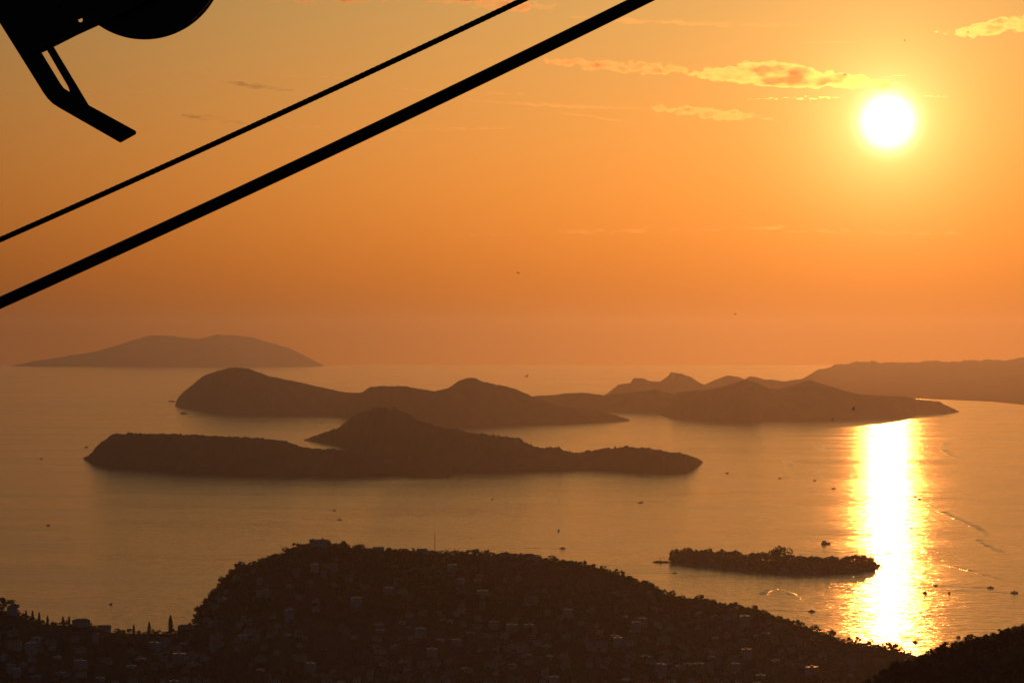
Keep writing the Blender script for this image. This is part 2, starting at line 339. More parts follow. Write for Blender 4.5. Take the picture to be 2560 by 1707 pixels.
def slope_z(x, y):
    i = (x + 700) / 9.0; j = (y + 120) / 12.0; a, b = int(i), int(j); u, w = i - a, j - b
    return float((gz[a, b] * (1 - u) + gz[a + 1, b] * u) * (1 - w) + (gz[a, b + 1] * (1 - u) + gz[a + 1, b + 1] * u) * w)

# ------------------------------------------------------------------ trees
def crown_mesh(name, n, kind, seed, material, leaf=0.9):
    r = np.random.default_rng(seed)
    if kind == 'pine':                                            # broad uneven crown out of several clumps
        k = 6; cen = np.stack([r.normal(0, 1.5, k), r.normal(0, 1.5, k), r.uniform(3.6, 6.6, k)], -1); rad = r.uniform(1.1, 1.9, k)
        sq = (1, 1, 0.75)
    elif kind == 'oak':
        k = 5; cen = np.stack([r.normal(0, 1.3, k), r.normal(0, 1.3, k), r.uniform(2.4, 4.9, k)], -1); rad = r.uniform(1.3, 2.0, k); sq = (1, 1, 0.9)
    elif kind == 'umbrella':
        k = 7; cen = np.stack([r.normal(0, 2.2, k), r.normal(0, 2.2, k), r.uniform(6.6, 7.6, k)], -1); rad = r.uniform(1.1, 1.7, k); sq = (1.15, 1.15, 0.55)
    elif kind == 'cypress':
        k = 9; zz = np.linspace(1.2, 9.2, k); cen = np.stack([r.normal(0, 0.08, k), r.normal(0, 0.08, k), zz], -1)
        rad = 1.35 * np.sin(np.clip((zz + 0.6) / 10.2, 0, 1) ** 0.8 * math.pi) ** 0.7 + 0.12; sq = (1, 1, 1.3)
    else:                                                          # bush
        k = 5; cen = np.stack([r.normal(0, 0.7, k), r.normal(0, 0.7, k), r.uniform(0.5, 1.4, k)], -1); rad = r.uniform(0.5, 0.9, k); sq = (1, 1, 0.85)
    which = r.integers(0, k, n)
    d = r.normal(size=(n, 3)); d /= np.linalg.norm(d, axis=1)[:, None]
    rr = rad[which] * r.uniform(0.55, 1.08, n) ** 0.6
    c = cen[which] + d * rr[:, None] * np.array(sq)
    u = r.normal(size=(n, 3)); u -= (u * d).sum(1)[:, None] * d * 0.6; u /= np.linalg.norm(u, axis=1)[:, None]
    w = np.cross(d, u) + r.normal(0, 0.2, (n, 3))
    s = leaf * r.uniform(0.5, 1.1, n)[:, None]
    V = np.stack([c - u * s * 0.6, c + w * s * 0.4, c + u * s * 0.6, c - w * s * 0.4], 1).reshape(-1, 3)
    return mesh_np(name, V, np.arange(n * 4).reshape(n, 4), material)
def trunk_mesh(name, h, r0, limbs, seed):
    r = random.Random(seed); v, f = tube([(0, 0, -0.8), (r.uniform(-.15, .15), r.uniform(-.15, .15), h * .5), (r.uniform(-.3, .3), r.uniform(-.3, .3), h)], [r0 * 1.3, r0, r0 * .45], 6)
    for i in range(limbs):
        a = i * 2.4 + r.random(); z0 = h * r.uniform(.45, .8); n = len(v)
        v2, f2 = tube([(0, 0, z0), (math.cos(a) * h * .14, math.sin(a) * h * .14, z0 + h * .15), (math.cos(a) * h * .24, math.sin(a) * h * .24, z0 + h * .2)], [r0 * .5, r0 * .35, r0 * .15], 5)
        v += v2; f += [tuple(q + n for q in ff) for ff in f2]
    return mesh(name, v, f, M['bark'])
KINDS = {}
for i in range(4): KINDS['pine%d' % i] = (crown_mesh('pine_crown', 420, 'pine', 20 + i, M['leaf'], 0.95), trunk_mesh('pine_trunk', 5.5, 0.22, 4, i))
for i in range(3): KINDS['oak%d' % i] = (crown_mesh('oak_crown', 360, 'oak', 40 + i, M['leaf2'], 1.0), trunk_mesh('oak_trunk', 4.0, 0.24, 4, 10 + i))
for i in range(2): KINDS['umbrella%d' % i] = (crown_mesh('umbrella_crown', 420, 'umbrella', 60 + i, M['leaf'], 1.0), trunk_mesh('umbrella_trunk', 6.8, 0.24, 5, 20 + i))
for i in range(2): KINDS['cypress%d' % i] = (crown_mesh('cypress_crown', 800, 'cypress', 70 + i, M['leaf'], 0.85), trunk_mesh('cypress_trunk', 3.0, 0.16, 0, 30 + i))
for i in range(3): KINDS['bush%d' % i] = (crown_mesh('bush_foliage', 150, 'bush', 80 + i, M['leaf2'], 0.45), None)
def tree(name, kind, loc, scale, label, cat, group):
    cr, tr = KINDS[kind]
    e = link(name, None, loc=loc, rotz=random.uniform(0, 6.28), label=label, category=cat, group=group)
    sx = scale * random.uniform(.85, 1.15); e.scale = (sx, sx, scale)
    link('crown' if tr else 'foliage', cr, e)
    if tr: link('trunk', tr, e)
    return e

# ------------------------------------------------------------------ houses
def roof_hip(w, d, z, h, o=0.4, ridge_=None):
    w2, d2 = w / 2 + o, d / 2 + o; rl = max(w2 - d2, 0.3) if ridge_ is None else ridge_
    v = [(-w2, -d2, z), (w2, -d2, z), (w2, d2, z), (-w2, d2, z), (-w2, -d2, z + .18), (w2, -d2, z + .18), (w2, d2, z + .18), (-w2, d2, z + .18), (-rl, 0, z + h), (rl, 0, z + h)]
    return v, [(0, 3, 2, 1), (0, 1, 5, 4), (1, 2, 6, 5), (2, 3, 7, 6), (3, 0, 4, 7), (4, 5, 9, 8), (6, 7, 8, 9), (5, 6, 9), (7, 4, 8)]
HOUSES = []
def house_proto(key, w, d, floors, wall, roof, label, nwin, balcony=False):
    h = floors * 2.9 + .4; parts = []
    parts.append(('wall', mesh('house_wall', *boxes([(-w / 2, w / 2, -d / 2, d / 2, -4, h)]), M[wall]), (0, 0, 0)))
    if roof == 'hip': parts.append(('roof', mesh('hip_roof', *roof_hip(w, d, h + .003, 2.4), M['tile']), (0, 0, 0)))
    elif roof == 'gable': parts.append(('roof', mesh('gable_roof', *roof_hip(w, d, h + .003, 2.6, .4, w / 2 + .35), M['tile']), (0, 0, 0)))
    else: parts.append(('roof', mesh('flat_roof', *boxes([(-w / 2 - .35, w / 2 + .35, -d / 2 - .35, d / 2 + .35, h + .003, h + .35), (-w * .15, w * .1, -1.5, 1.5, h + .353, h + 2.4)]), M['slab']), (0, 0, 0)))
    if roof != 'flat': parts.append(('chimney', mesh('chimney', *boxes([(-.35, .35, -.35, .35, 0, 2.2), (-.45, .45, -.45, .45, 2.203, 2.4)]), M[wall]), (w * .25, d * .12, h + .9)))
    win = mesh('window', *boxes([(-.5, .5, -.06, .05, 0, 1.35)]), M['glass'])
    sill = mesh('sill', *boxes([(-.65, .65, -.16, .05, -.12, -.003)]), M['slab'])
    for fl in range(floors):
        for i in range(nwin):
            x = (i + .5) / nwin * w - w / 2
            if fl == 0 and i == nwin // 2: parts.append(('door', mesh('door', *boxes([(-.5, .5, -.05, .05, 0, 2.1)]), M['door']), (x, -d / 2, .1))); continue
            parts.append(('window', win, (x, -d / 2, fl * 2.9 + 1.1)))
        if balcony and fl: parts.append(('balcony', mesh('balcony', *boxes([(-w * .42, w * .42, -d / 2 - 1.3, -d / 2 - .003, fl * 2.9 - .15, fl * 2.9 + .02), (-w * .42, w * .42, -d / 2 - 1.3, -d / 2 - 1.2, fl * 2.9 + .023, fl * 2.9 + 1.0)]), M[wall]), (0, 0, 0)))
    HOUSES.append((key, parts, label, w, h))
house_proto('villa', 10, 8, 2, 'wall_white', 'hip', 'white hip-roofed two-storey house', 3)
house_proto('villa_cream', 12, 9, 2, 'wall_cream', 'gable', 'cream gabled two-storey house', 3)
house_proto('stone_house', 9, 8, 3, 'wall_stone', 'hip', 'narrow stone three-storey house', 3)
house_proto('flats', 17, 11, 4, 'wall_grey', 'flat', 'grey four-storey block of flats with balconies', 5, True)
house_proto('flats_white', 14, 11, 5, 'wall_white', 'flat', 'tall white five-storey block of flats', 4, False)
house_proto('bungalow', 13, 10, 1, 'wall_white', 'flat', 'low white flat-roofed building', 4)
house_proto('terrace', 20, 9, 3, 'wall_cream', 'hip', 'long cream house under a wide hipped roof', 5)
def place_house(k, loc, rz, label=None, group='houses of the town on the peninsula', sc=1.0):
    key, parts, lab, w, h = HOUSES[k]
    e = link('house' if k not in (3, 4) else 'apartment_block', None, loc=loc, rotz=rz, label=label or lab, category='house' if k not in (3, 4) else 'apartment block', group=group)
    e.scale = (sc, sc, sc); rf = None
    for nm, me, p in parts:
        if nm == 'chimney' and rf: link(nm, me, rf, p)
        else:
            o = link(nm, me, e, p)
            if nm == 'roof': rf = o
    return e
occupied = []
def zone(px, py):
    a = [(480, 'below the low saddle'), (700, 'under the steep cliff end'), (900, 'below the summit block'), (1200, 'below the red mast'), (1450, 'below the ridge-top houses'), (1900, 'facing the islet'), (9999, 'on the narrow point')]
    return ('high up ' if py < 1510 else 'midway up ' if py < 1600 else 'at the bottom ') + next(t for lim, t in a if px < lim)
def free(x, y, r):
    return all((x - a) ** 2 + (y - b) ** 2 > (r + c) ** 2 for a, b, c in occupied)
hr = random.Random(11); placed = 0; tries = 0
while placed < 360 and tries < 40000:
    tries += 1
    px = hr.uniform(-60, 2150); Y = hr.uniform(3290, 3900)
    Yr, zr = ridge(px)
    if Y > Yr - 70: continue
    x = (px - CX) * Y / F; z = land(x, Y)
    if z < 6: continue
    py = CY + (H - z) * F / Y
    if py < 1405 or py > 1760: continue
    dens = 0.9 if py > 1560 else 0.32
    dens *= 0.5 + 0.9 * (mnoise.noise((x / 120, Y / 90, 4.2)) > -0.1)
    if px > 1850: dens *= 0.35
    if hr.random() > dens: continue
    k = hr.choices(range(7), (4, 4, 3, 1.2, .5, 3, 2))[0]
    if px < 560: k = hr.choices(range(7), (3, 3, 1, 2.5, 1.2, 2, 3))[0]
    rad = HOUSES[k][3] * .5
    if not free(x, Y, rad): continue
    occupied.append((x, Y, rad)); placed += 1
    place_house(k, (x, Y, z), hr.gauss(0, .7), HOUSES[k][2] + ' ' + zone(px, py), sc=hr.uniform(.58, .85))

# the buildings that stand out against the sea
def on_ridge(px, off=0.0):
    Yr, zr = ridge(px); Y = float(Yr) + off; x = (px - CX) * Y / F; return x, Y, land(x, Y)
x, Y, z = on_ridge(796, -4)
e = link('summit_building', None, loc=(x, Y, z), rotz=.05, label='long flat-roofed block alone on the summit of the peninsula hill', category='building')
link('wall', mesh('summit_wall', *boxes([(-12, 12, -6, 6, -5, 10.5)]), M['wall_grey']), e)
link('roof', mesh('summit_roof', *boxes([(-12.6, 12.6, -6.6, 6.6, 10.503, 11.1), (-9, -6, -2, 2, 11.103, 12.2), (4, 7, -1, 2, 11.103, 12.4)]), M['slab']), e)
for fl in range(3):
    for i in range(7): link('window', bpy.data.meshes['window'], e, (-10 + i * 3.3, -6, fl * 3.2 + 1.3))
occupied.append((x, Y, 13))
for px_, w_, lab in ((946, 15, 'low grey flat-roofed building on the ridge left of the mast'), (1055, 14, 'low grey flat-roofed building on the ridge beside the red mast')):
    x, Y, z = on_ridge(px_, -3); e = link('ridge_building', None, loc=(x, Y, z), label=lab, category='building')
    link('wall', mesh('ridge_wall', *boxes([(-w_ / 2, w_ / 2, -4, 4, -4, 7.0)]), M['wall_grey']), e)
    link('roof', mesh('ridge_roof', *boxes([(-w_ / 2 - .4, w_ / 2 + .4, -4.4, 4.4, 7.003, 7.4)]), M['slab']), e)
    for i in range(4): link('window', bpy.data.meshes['window'], e, (-w_ / 2 + (i + .5) * w_ / 4, -4, 3.2))
    occupied.append((x, Y, w_ * .6))
for n_, (px_, k_) in enumerate(((1255, 0), (1266, 2), (1284, 1), (1312, 0), (1322, 6), (1338, 1), (1348, 0))):
    x, Y, z = on_ridge(px_, -6 - 5 * (n_ % 2)); place_house(k_, (x, Y, z - 1.0), hr.gauss(0, .5), group='houses along the ridge top',
        label={0: 'small white house on the ridge top among low trees', 2: 'narrow stone house on the ridge top among low trees', 1: 'cream gabled house on the ridge top among low trees', 6: 'long cream house on the ridge top against the sea'}[k_], sc=.8)
    occupied.append((x, Y, 6))
for px_, k_, sc_, off, lab in ((203, 6, 1.05, -2, 'broad house with a wide hipped roof on the low saddle'), (262, 1, 1.1, -3, 'gabled house at the open end of the low saddle, sea behind'), (462, 6, .8, -6, 'long house at the foot of the steep cliff'), (30, 4, .8, -10, 'white block half hidden under the spreading pine')):
    x, Y, z = on_ridge(px_, off); place_house(k_, (x, Y, z - 2.8), hr.uniform(-.2, .3), label=lab, group='houses on the low saddle', sc=sc_); occupied.append((x, Y, 11))

# the red mast
x, Y, z = on_ridge(1087, -2)
e = link('lattice_mast', None, loc=(x, Y, z), label='thin red lattice mast rising from the ridge against the sea', category='mast')
for i in range(3):
    a = i * 2.094; link('leg', mesh('mast_leg', *tube([(math.cos(a) * .6, math.sin(a) * .6, -1), (math.cos(a) * .3, math.sin(a) * .3, 30)], [.17, .12], 6), M['red']), e)
bv, bf = [], []
for i in range(24):
    r_ = .6 - .3 * i / 24; z0 = i * 1.25
    for j in range(3):
        a, b = j * 2.094, (j + 1) * 2.094
        v_, f_ = tube([(math.cos(a) * r_, math.sin(a) * r_, z0), (math.cos(b) * r_ * .98, math.sin(b) * r_ * .98, z0 + 1.25)], [.09, .09], 4); q = len(bv); bv += v_; bf += [tuple(w + q for w in ff) for ff in f_]
link('bracing', mesh('mast_bracing', bv, bf, M['red']), e)
link('antenna', mesh('mast_antenna', *tube([(0, 0, 29.5), (0, 0, 33)], [.06, .04], 6), M['red']), e)
v_, f_ = boxes([(-1.6, 1.6, -1.3, 1.3, -2, 2.6)]); link('equipment_hut', mesh('equipment_hut', v_, f_, M['wall_grey']), e, (-3.0, 0, 0))
link('dish', mesh('mast_dish', *tube([(-.55, -.7, 7.2), (-.55, -.95, 7.2)], [.25, .6], 12), M['slab']), e)

# ------------------------------------------------------------------ trees one can tell apart, then the woods
tr = random.Random(5); ntree = 0
px = 486.0
while px < 2326:
    Yr, zr = ridge(px); off = tr.uniform(-7, 5); Y = float(Yr) + off; x = (px - CX) * Y / F
    if free(x, Y, 1.0):
        k = tr.choice(['pine0', 'pine1', 'pine2', 'pine3', 'oak0', 'oak1', 'oak2'])
        tree('pine_tree' if k[0] == 'p' else 'oak_tree', k, (x, Y, land(x, Y) - .3), tr.choice([.5, .65, .8, .9, 1.0, 1.3]) * (1.05 if k[0] == 'p' else 1.25),
             ('bushy pine on the hill crest ' if k[0] == 'p' else 'low round-headed oak on the hill crest ') + next(t for lim, t in [(700, 'above the cliff'), (900, 'around the summit block'), (1240, 'around the red mast'), (1480, 'among the ridge-top houses'), (1900, 'facing the islet'), (9999, 'running down to the point')] if px < lim), 'tree', 'trees along the crest of the hill'); ntree += 1
    px += tr.uniform(4.0, 9.5)
for zx, zy, hgt in ((178, 668, 5), (222, 672, 8), (268, 684, 12), (325, 705, 9), (430, 712, 8), (472, 710, 8), (1020, 750, 10), (1166, 704, 17), (915, 765, 8), (1487, 492, 9), (1665, 340, 8)):
    (px_, py_), = z5([(zx, zy)]); x, Y, z = on_ridge(px_, -1)
    tree('cypress_tree', 'cypress%d' % (zx % 2), (x, Y, z - .2), max((at(px_, py_, Y).z - z), hgt * .5) / 10.0,
         'tallest slender cypress standing alone in the saddle' if hgt == 17 else 'slender dark cypress on the low skyline', 'tree', None if hgt == 17 else 'cypresses on the skyline')
px = -20.0
while px < 480:
    x, Y, z = on_ridge(px, tr.uniform(-6, 3))
    if free(x, Y, 1.5):
        k = tr.choice(['oak0', 'oak1', 'oak2', 'pine1'])
        tree('oak_tree' if k[0] == 'o' else 'pine_tree', k, (x, Y, z - .3), tr.uniform(.5, .95), 'low rounded tree on the saddle beside the cliff' if k[0] == 'o' else 'small pine on the saddle beside the cliff', 'tree', 'trees on the low saddle')
    px += tr.uniform(6, 14)
for px_, py_, s_ in ((8, 1493, 1.9), (-26, 1488, 2.0), (28, 1499, 1.9)):
    x, Y, z = on_ridge(px_, -6); tree('umbrella_pine', 'pine%d' % (px_ % 4), (x, Y, z - 1), (at(px_, py_, Y).z - z + 1) / 7.4, 'spreading flat-topped pine on the rise above the saddle', 'tree', 'flat-topped pines above the saddle')
for px_ in (292, 323):
    x, Y, z = on_ridge(px_, -2); tree('umbrella_pine', 'umbrella0', (x, Y, z), .75 if px_ < 400 else 1.25, 'small round-headed pine on a bare stem in the saddle', 'tree', 'round-headed pines in the saddle')

def woods(name, pts, scales, nq, seed, material, leaf):              # a wood that reads as one mass
    r = np.random.default_rng(seed); P = np.asarray(pts); sc = np.asarray(scales); n = len(P)
    d = r.normal(size=(n, nq, 3)); d /= np.linalg.norm(d, axis=2)[..., None]
    lob = r.normal(0, .9, (n, 3, 3)) * np.array([1, 1, .6]) + np.array([0, 0, 3.4])
    wh = r.integers(0, 3, (n, nq)); base_ = np.take_along_axis(lob, wh[..., None].repeat(3, 2), 1)
    c = (base_ + d * (r.uniform(1.1, 2.0, (n, nq)))[..., None] * np.array([1, 1, .85])) * sc[:, None, None] + P[:, None, :]
    u = r.normal(size=(n, nq, 3)); u /= np.linalg.norm(u, axis=2)[..., None]; w = np.cross(d, u)
    s = (leaf * r.uniform(.6, 1.2, (n, nq)))[..., None] * sc[:, None, None]
    V = np.stack([c - u * s, c + w * s * .8, c + u * s, c - w * s * .8], 2).reshape(-1, 3)
    return link(name, mesh_np(name, V, np.arange(len(V)).reshape(-1, 4), material), kind='stuff', label='dense dark wood of pines and oaks covering the peninsula hill', category='wood')
pts, scs = [], []; wr = random.Random(21); tries = 0
while len(pts) < 15000 and tries < 70000:
    tries += 1
    px = wr.uniform(-60, 2360); Y = wr.uniform(3260, 4080); Yr, zr = ridge(px)
    if Y > Yr + 25: continue
    x = (px - CX) * Y / F; z = land(x, Y)
    if z < 3: continue
    py = CY + (H - z) * F / Y
    if py > 1540 and wr.random() < .4: continue
    near_house = False
    for a, b, c in occupied:
        if abs(x - a) < c * .95 and -c - 5 < Y - b < c * .8: near_house = True; break
    if near_house: continue
    s = wr.choice([.4, .6, .8, .95, 1.25]) * (1.0 if py < 1560 else .75)
    if Yr - Y < 25: s *= .8
    pts.append((x, Y, z - .5)); scs.append(s)
for _ in range(1700):
    px = wr.uniform(486, 2320); Yr, zr = ridge(px); Y = float(Yr) + wr.uniform(-16, 6); x = (px - CX) * Y / F
    if free(x, Y, .5): pts.append((x, Y, land(x, Y) - .9)); scs.append(wr.uniform(.5, .85))
woods('hillside_wood', pts, scs, 34, 3, M['leaf'], .95)

sp_, ss_ = [], []; br = random.Random(18)
while len(sp_) < 5000:
    Y = br.uniform(1000, 1480); x = br.uniform(40, 270); z = slope_z(x, Y); px = CX + x * F / Y
    if px > 2650 or H - z > .13 * Y: continue
    sp_.append((x, Y, z - .7)); ss_.append(br.uniform(.18, .45))
o = woods('spur_scrub', sp_, ss_, 26, 17, M['leaf2'], .9); o['label'] = 'low dark scrub covering the near mountain spur'; o['category'] = 'scrub'
# bushes on the near spur
br = random.Random(8); nb = 0
while nb < 150:
    Y = br.uniform(1080, 1330); x = br.uniform(80, 235); z = slope_z(x, Y); px = CX + x * F / Y; py = CY + (H - z) * F / Y
    if px > 2575 or py > 1720: continue
    tree('scrub_bush', 'bush%d' % br.randrange(3), (x, Y, z - .2), (bs := br.choice([.6, .8, .9, 1.2, 1.7])), ('large' if bs > 1.5 else 'middling' if bs > 1 else 'small') + ' dark scrub bush on the near mountain spur', 'bush', 'bushes on the near spur'); nb += 1

# ------------------------------------------------------------------ the wooded islet
WL = z7([(385, 286), (500, 300), (600, 310), (800, 330), (1000, 345), (1150, 349), (1300, 341), (1450, 328), (1530, 314), (1565, 305)])
CR = z7([(385, 205), (450, 200), (600, 208), (700, 215), (780, 210), (850, 228), (880, 218), (960, 235), (1040, 232), (1100, 232), (1180, 245), (1260, 243), (1330, 232), (1400, 222), (1460, 213), (1495, 235), (1520, 272), (1550, 296), (1565, 302)])
ipx = np.linspace(WL[0][0], WL[-1][0], 90); tt = np.linspace(0, 1, 16)
iyn = H * F / (lerp(WL, ipx) - CY)
iw = 330 * np.sin(np.clip((ipx - ipx[0]) / (ipx[-1] - ipx[0]), 0, 1) ** .55 * math.pi) ** .45 * .62 + 12
IP, IT = np.meshgrid(ipx, tt, indexing='ij'); IY = iyn[:, None] + iw[:, None] * IT; IX = (IP - CX) * IY / F
end = np.clip(np.minimum(ipx - ipx[0], ipx[-1] - ipx) / 25, .12, 1)[:, None]
IZ = 8.5 * np.sin(np.clip(IT * 1.02, 0, 1) * math.pi) ** .6 * end + fbm(IX, IY, 18, 2.2, 4) * 1.2
IZ[:, 0] = -2; IZ[:, -1] = -2; IZ[0, :] = -2; IZ[-1, :] = -2
link('islet', terrain_mesh('islet', IX, IY, IZ, M['rock']), kind='structure')
ir = random.Random(31); ni = 0; spots = []
def islet_tree(i, t, sc_max, lab, kinds, grp='trees on the islet'):
    px_ = float(np.interp(i, np.arange(90), ipx)); Yn_ = float(np.interp(i, np.arange(90), iyn)); W_ = float(np.interp(i, np.arange(90), iw))
    Y_ = Yn_ + W_ * t; x_ = (px_ - CX) * Y_ / F; z_ = float(np.interp(t, tt, IZ[int(i)])) - .4
    top_ = H - (lerp(CR, px_) - CY) * Y_ / F; hgt = max(min(top_ - z_, sc_max), 3.0)
    return px_, x_, Y_, z_, hgt
for i in np.linspace(.8, 88.4, 98):
    for t in (.04, .35, .9) if int(i * 7) % 2 else (.16, .62, .97):
        ii = float(np.clip(i + ir.uniform(-.5, .5), .6, 88.6)); px_, x_, Y_, z_, hgt = islet_tree(ii, t, 17 if t > .5 else 14, '', None)
        if ni >= 296: break
        k = ir.choice(['pine0', 'pine1', 'pine2', 'pine3', 'oak0', 'oak2'])
        hg = hgt * ir.choice([.62, .8, .92, 1.0, 1.12])
        e = tree('pine_tree' if k[0] == 'p' else 'oak_tree', k, (x_, Y_, max(z_, .2)), hg / (7.6 if k[0] == 'p' else 6.4),
                 ('tall ' if hg > 11 else 'low ') + ('pine ' if k[0] == 'p' else 'round-headed oak ') + ('on the islet shore facing the town ' if t < .3 else 'in the heart of the islet wood ' if t < .8 else 'on the seaward side of the islet ') + ('near the harbour light' if ii < 28 else 'by the overtopping tree' if ii < 62 else 'at the tapering end'), 'tree', 'trees on the islet')
        e.scale.x = e.scale.y = e.scale.z * ir.uniform(.8, 1.05); ni += 1
(px_, py_), = z7([(998, 190)]); i_ = float(np.interp(px_, ipx, np.arange(90))); _, x_, Y_, z_, _ = islet_tree(i_, .93, 99, '', None)
tree('oak_tree', 'oak1', (x_, Y_, z_), (at(px_, py_, Y_).z - z_) / 6.2, 'single tall tree overtopping the canopy in the middle of the islet', 'tree', None)
up, us = [], []
for _ in range(900):
    i = ir.uniform(1, 88); t = ir.uniform(.02, .98); px_, x_, Y_, z_, hgt = islet_tree(i, t, 12, '', None)
    up.append((x_, Y_, max(z_, .1) - .8)); us.append(ir.uniform(.5, 1.0) * min(hgt / 6, 1.2))
o = woods('undergrowth', up, us, 34, 9, M['leaf2'], .9); o['label'] = 'low dark undergrowth beneath the trees on the islet'; o['category'] = 'undergrowth'
# its rocky tip with a small light
q = z7([(352, 274)])[0]; g0 = ground(q[0], q[1] + 3)
rv, rf_ = [], []
for i in range(26):
    bm = bmesh.new(); bmesh.ops.create_icosphere(bm, subdivisions=2, radius=1)
    s = ir.uniform(1.2, 3.4); cx, cy = ir.uniform(-17, 16), ir.uniform(-9, 9); n = len(rv)
    for v in bm.verts:
        d = 1 + .3 * mnoise.noise(v.co * 1.7 + Vector((i, 0, 0))); rv.append((cx + v.co.x * s * 1.6 * d, cy + v.co.y * s * d, .2 + v.co.z * s * .9 * d))
    rf_ += [tuple(v.index + n for v in f.verts) for f in bm.faces]; bm.free()
link('rocky_point', mesh('rocky_point', rv, rf_, M['rock']), loc=g0, kind='structure')
e = link('harbour_light', None, loc=(g0.x - 6, g0.y, 2.2), label='small white harbour light on the rocky tip of the islet', category='beacon')
link('tower', mesh('light_tower', *tube([(0, 0, -1), (0, 0, 4.2)], [1.0, .7], 10), M['wall_white']), e)
link('lantern', mesh('light_lantern', *tube([(0, 0, 4.2), (0, 0, 5.2), (0, 0, 5.9)], [.55, .55, .05], 8), M['red']), e)

# ------------------------------------------------------------------ boats and their wakes
def hull_mesh(name, l, b, h, material):
    v, f = [], []; n = 9
    for i in range(n):
        u = i / (n - 1); x = (u - .5) * l; bw = b / 2 * (1 - max(0, (u - .35) / .65) ** 2.2) + .03; sheer = h * (1 + .45 * max(0, u - .3) ** 1.5)
        v += [(x, 0, -.35), (x - .02, bw * .7, -.1), (x + l * .03 * u, bw, sheer), (x + l * .03 * u, 0, sheer * .93), (x + l * .03 * u, -bw, sheer), (x - .02, -bw * .7, -.1)]
    for i in range(n - 1):
        for j in range(6): a, c = i * 6 + j, i * 6 + (j + 1) % 6; f.append((a, c, c + 6, a + 6))
    f.append(tuple(range(6))); f.append(tuple(range((n - 1) * 6, n * 6))[::-1])
    return mesh(name, v, f, M[material])
HULLS = {'motor': hull_mesh('motorboat_hull', 9, 3.2, 1.2, 'hull'), 'sail': hull_mesh('sailboat_hull', 11, 3.4, 1.2, 'hull'), 'ship': hull_mesh('excursion_hull', 18, 5.6, 2.4, 'darkhull'), 'ferry': hull_mesh('ferry_hull', 42, 10, 4, 'hull')}
PARTM = {'cabin': mesh('cabin', *boxes([(-1.6, 1.0, -1.1, 1.1, 1.1, 2.5), (-1.9, .7, -1.25, 1.25, 2.503, 2.65)]), M['hull']),
         'screen': mesh('windscreen', [(1.05, -1.1, 1.2), (1.05, 1.1, 1.2), (.7, 1.1, 2.4), (.7, -1.1, 2.4), (1.13, -1.1, 1.2), (1.13, 1.1, 1.2), (.78, 1.1, 2.4), (.78, -1.1, 2.4)], [(3, 2, 1, 0), (4, 5, 6, 7), (0, 1, 5, 4), (1, 2, 6, 5), (2, 3, 7, 6), (3, 0, 4, 7)], M['glass']),
         'engine': mesh('outboard', *boxes([(-4.95, -4.5, -.3, .3, -.2, 1.5)]), M['steel'])}
def boat(kind, px, py, heading, label, cat, group=None, sc=1.0, name=None, depth=None):
    g = ground(px, py)
    e = link(name or {'motor': 'motorboat', 'sail': 'sailboat', 'ship': 'excursion_ship', 'ferry': 'ferry'}[kind], None, loc=(g.x, g.y, 0.05), rotz=heading, label=label, category=cat, group=group); e.scale = (sc,) * 3
    link('hull', HULLS[kind], e)
    if kind == 'motor':
        c = link('cabin', PARTM['cabin'], e); link('windscreen', PARTM['screen'], c); link('engine', PARTM['engine'], e)
    elif kind == 'sail':
        link('cabin', mesh('sail_cabin', *boxes([(-2.2, 1.6, -1, 1, 1.15, 1.9)]), M['hull']), e)
        link('mast', mesh('sail_mast', *tube([(.8, 0, 1), (.8, 0, 14)], [.12, .07], 6), M['slab']), e)
        link('boom', mesh('sail_boom', *tube([(.8, 0, 2.8), (-3.8, 0, 2.9)], [.22, .2], 6), M['slab']), e)
    elif kind == 'ship':
        link('deckhouse', mesh('ship_deckhouse', *boxes([(-7, 2.2, -2.2, 2.2, 2.2, 4.8), (-6.4, .2, -1.9, 1.9, 4.803, 7.0), (-7.2, .6, -2.3, 2.3, 7.003, 7.2)]), M['hull']), e)
        for x_, h_ in ((-1.5, 15), (5.5, 9.5)): link('mast', mesh('ship_mast', *tube([(x_, 0, 2), (x_, 0, h_)], [.2, .1], 6), M['bark']), e)
        link('bowsprit', mesh('ship_bowsprit', *tube([(8.3, 0, 3.2), (12, 0, 4.4)], [.18, .08], 6), M['bark']), e)
    else:
        link('superstructure', mesh('ferry_super', *boxes([(-18, 10, -4.5, 4.5, 3.9, 7.2), (-15, 7, -4, 4, 7.203, 10), (2, 6, -3.6, 3.6, 10.003, 12.5)]), M['hull']), e)
        link('funnel', mesh('ferry_funnel', *tube([(-8, 0, 9.8), (-8.6, 0, 14)], [1.3, 1.0], 10), M['darkhull']), e)
    return e
def wake(px, py, heading, length, spread=.16, h=.2, curve=0.0):
    g = ground(px, py); d = Vector((-math.cos(heading), -math.sin(heading), 0)); s = Vector((-d.y, d.x, 0)); v, f = [], []
    for side in (-1, 1):
        n0 = len(v); n = 24
        for i in range(n):
            u = i / (n - 1); t = u * length; c = g + d * (2 + t) + s * (side * (1.2 + t * spread) + curve * t * t / length)
            wd = 2.0 + 5 * u; hh = h * (1 - .75 * u) * (1 + .3 * math.sin(i * 1.9))
            for q, zz in ((-1, .02), (0, hh), (1, .02)): v.append(c + s * (q * wd * .5) + Vector((0, 0, zz)))
        for i in range(n - 1):
            a = n0 + i * 3; f += [(a, a + 1, a + 4, a + 3), (a + 1, a + 2, a + 5, a + 4)]
    return link('wake', mesh('wake', v, f, M['sea'], True), kind='structure')
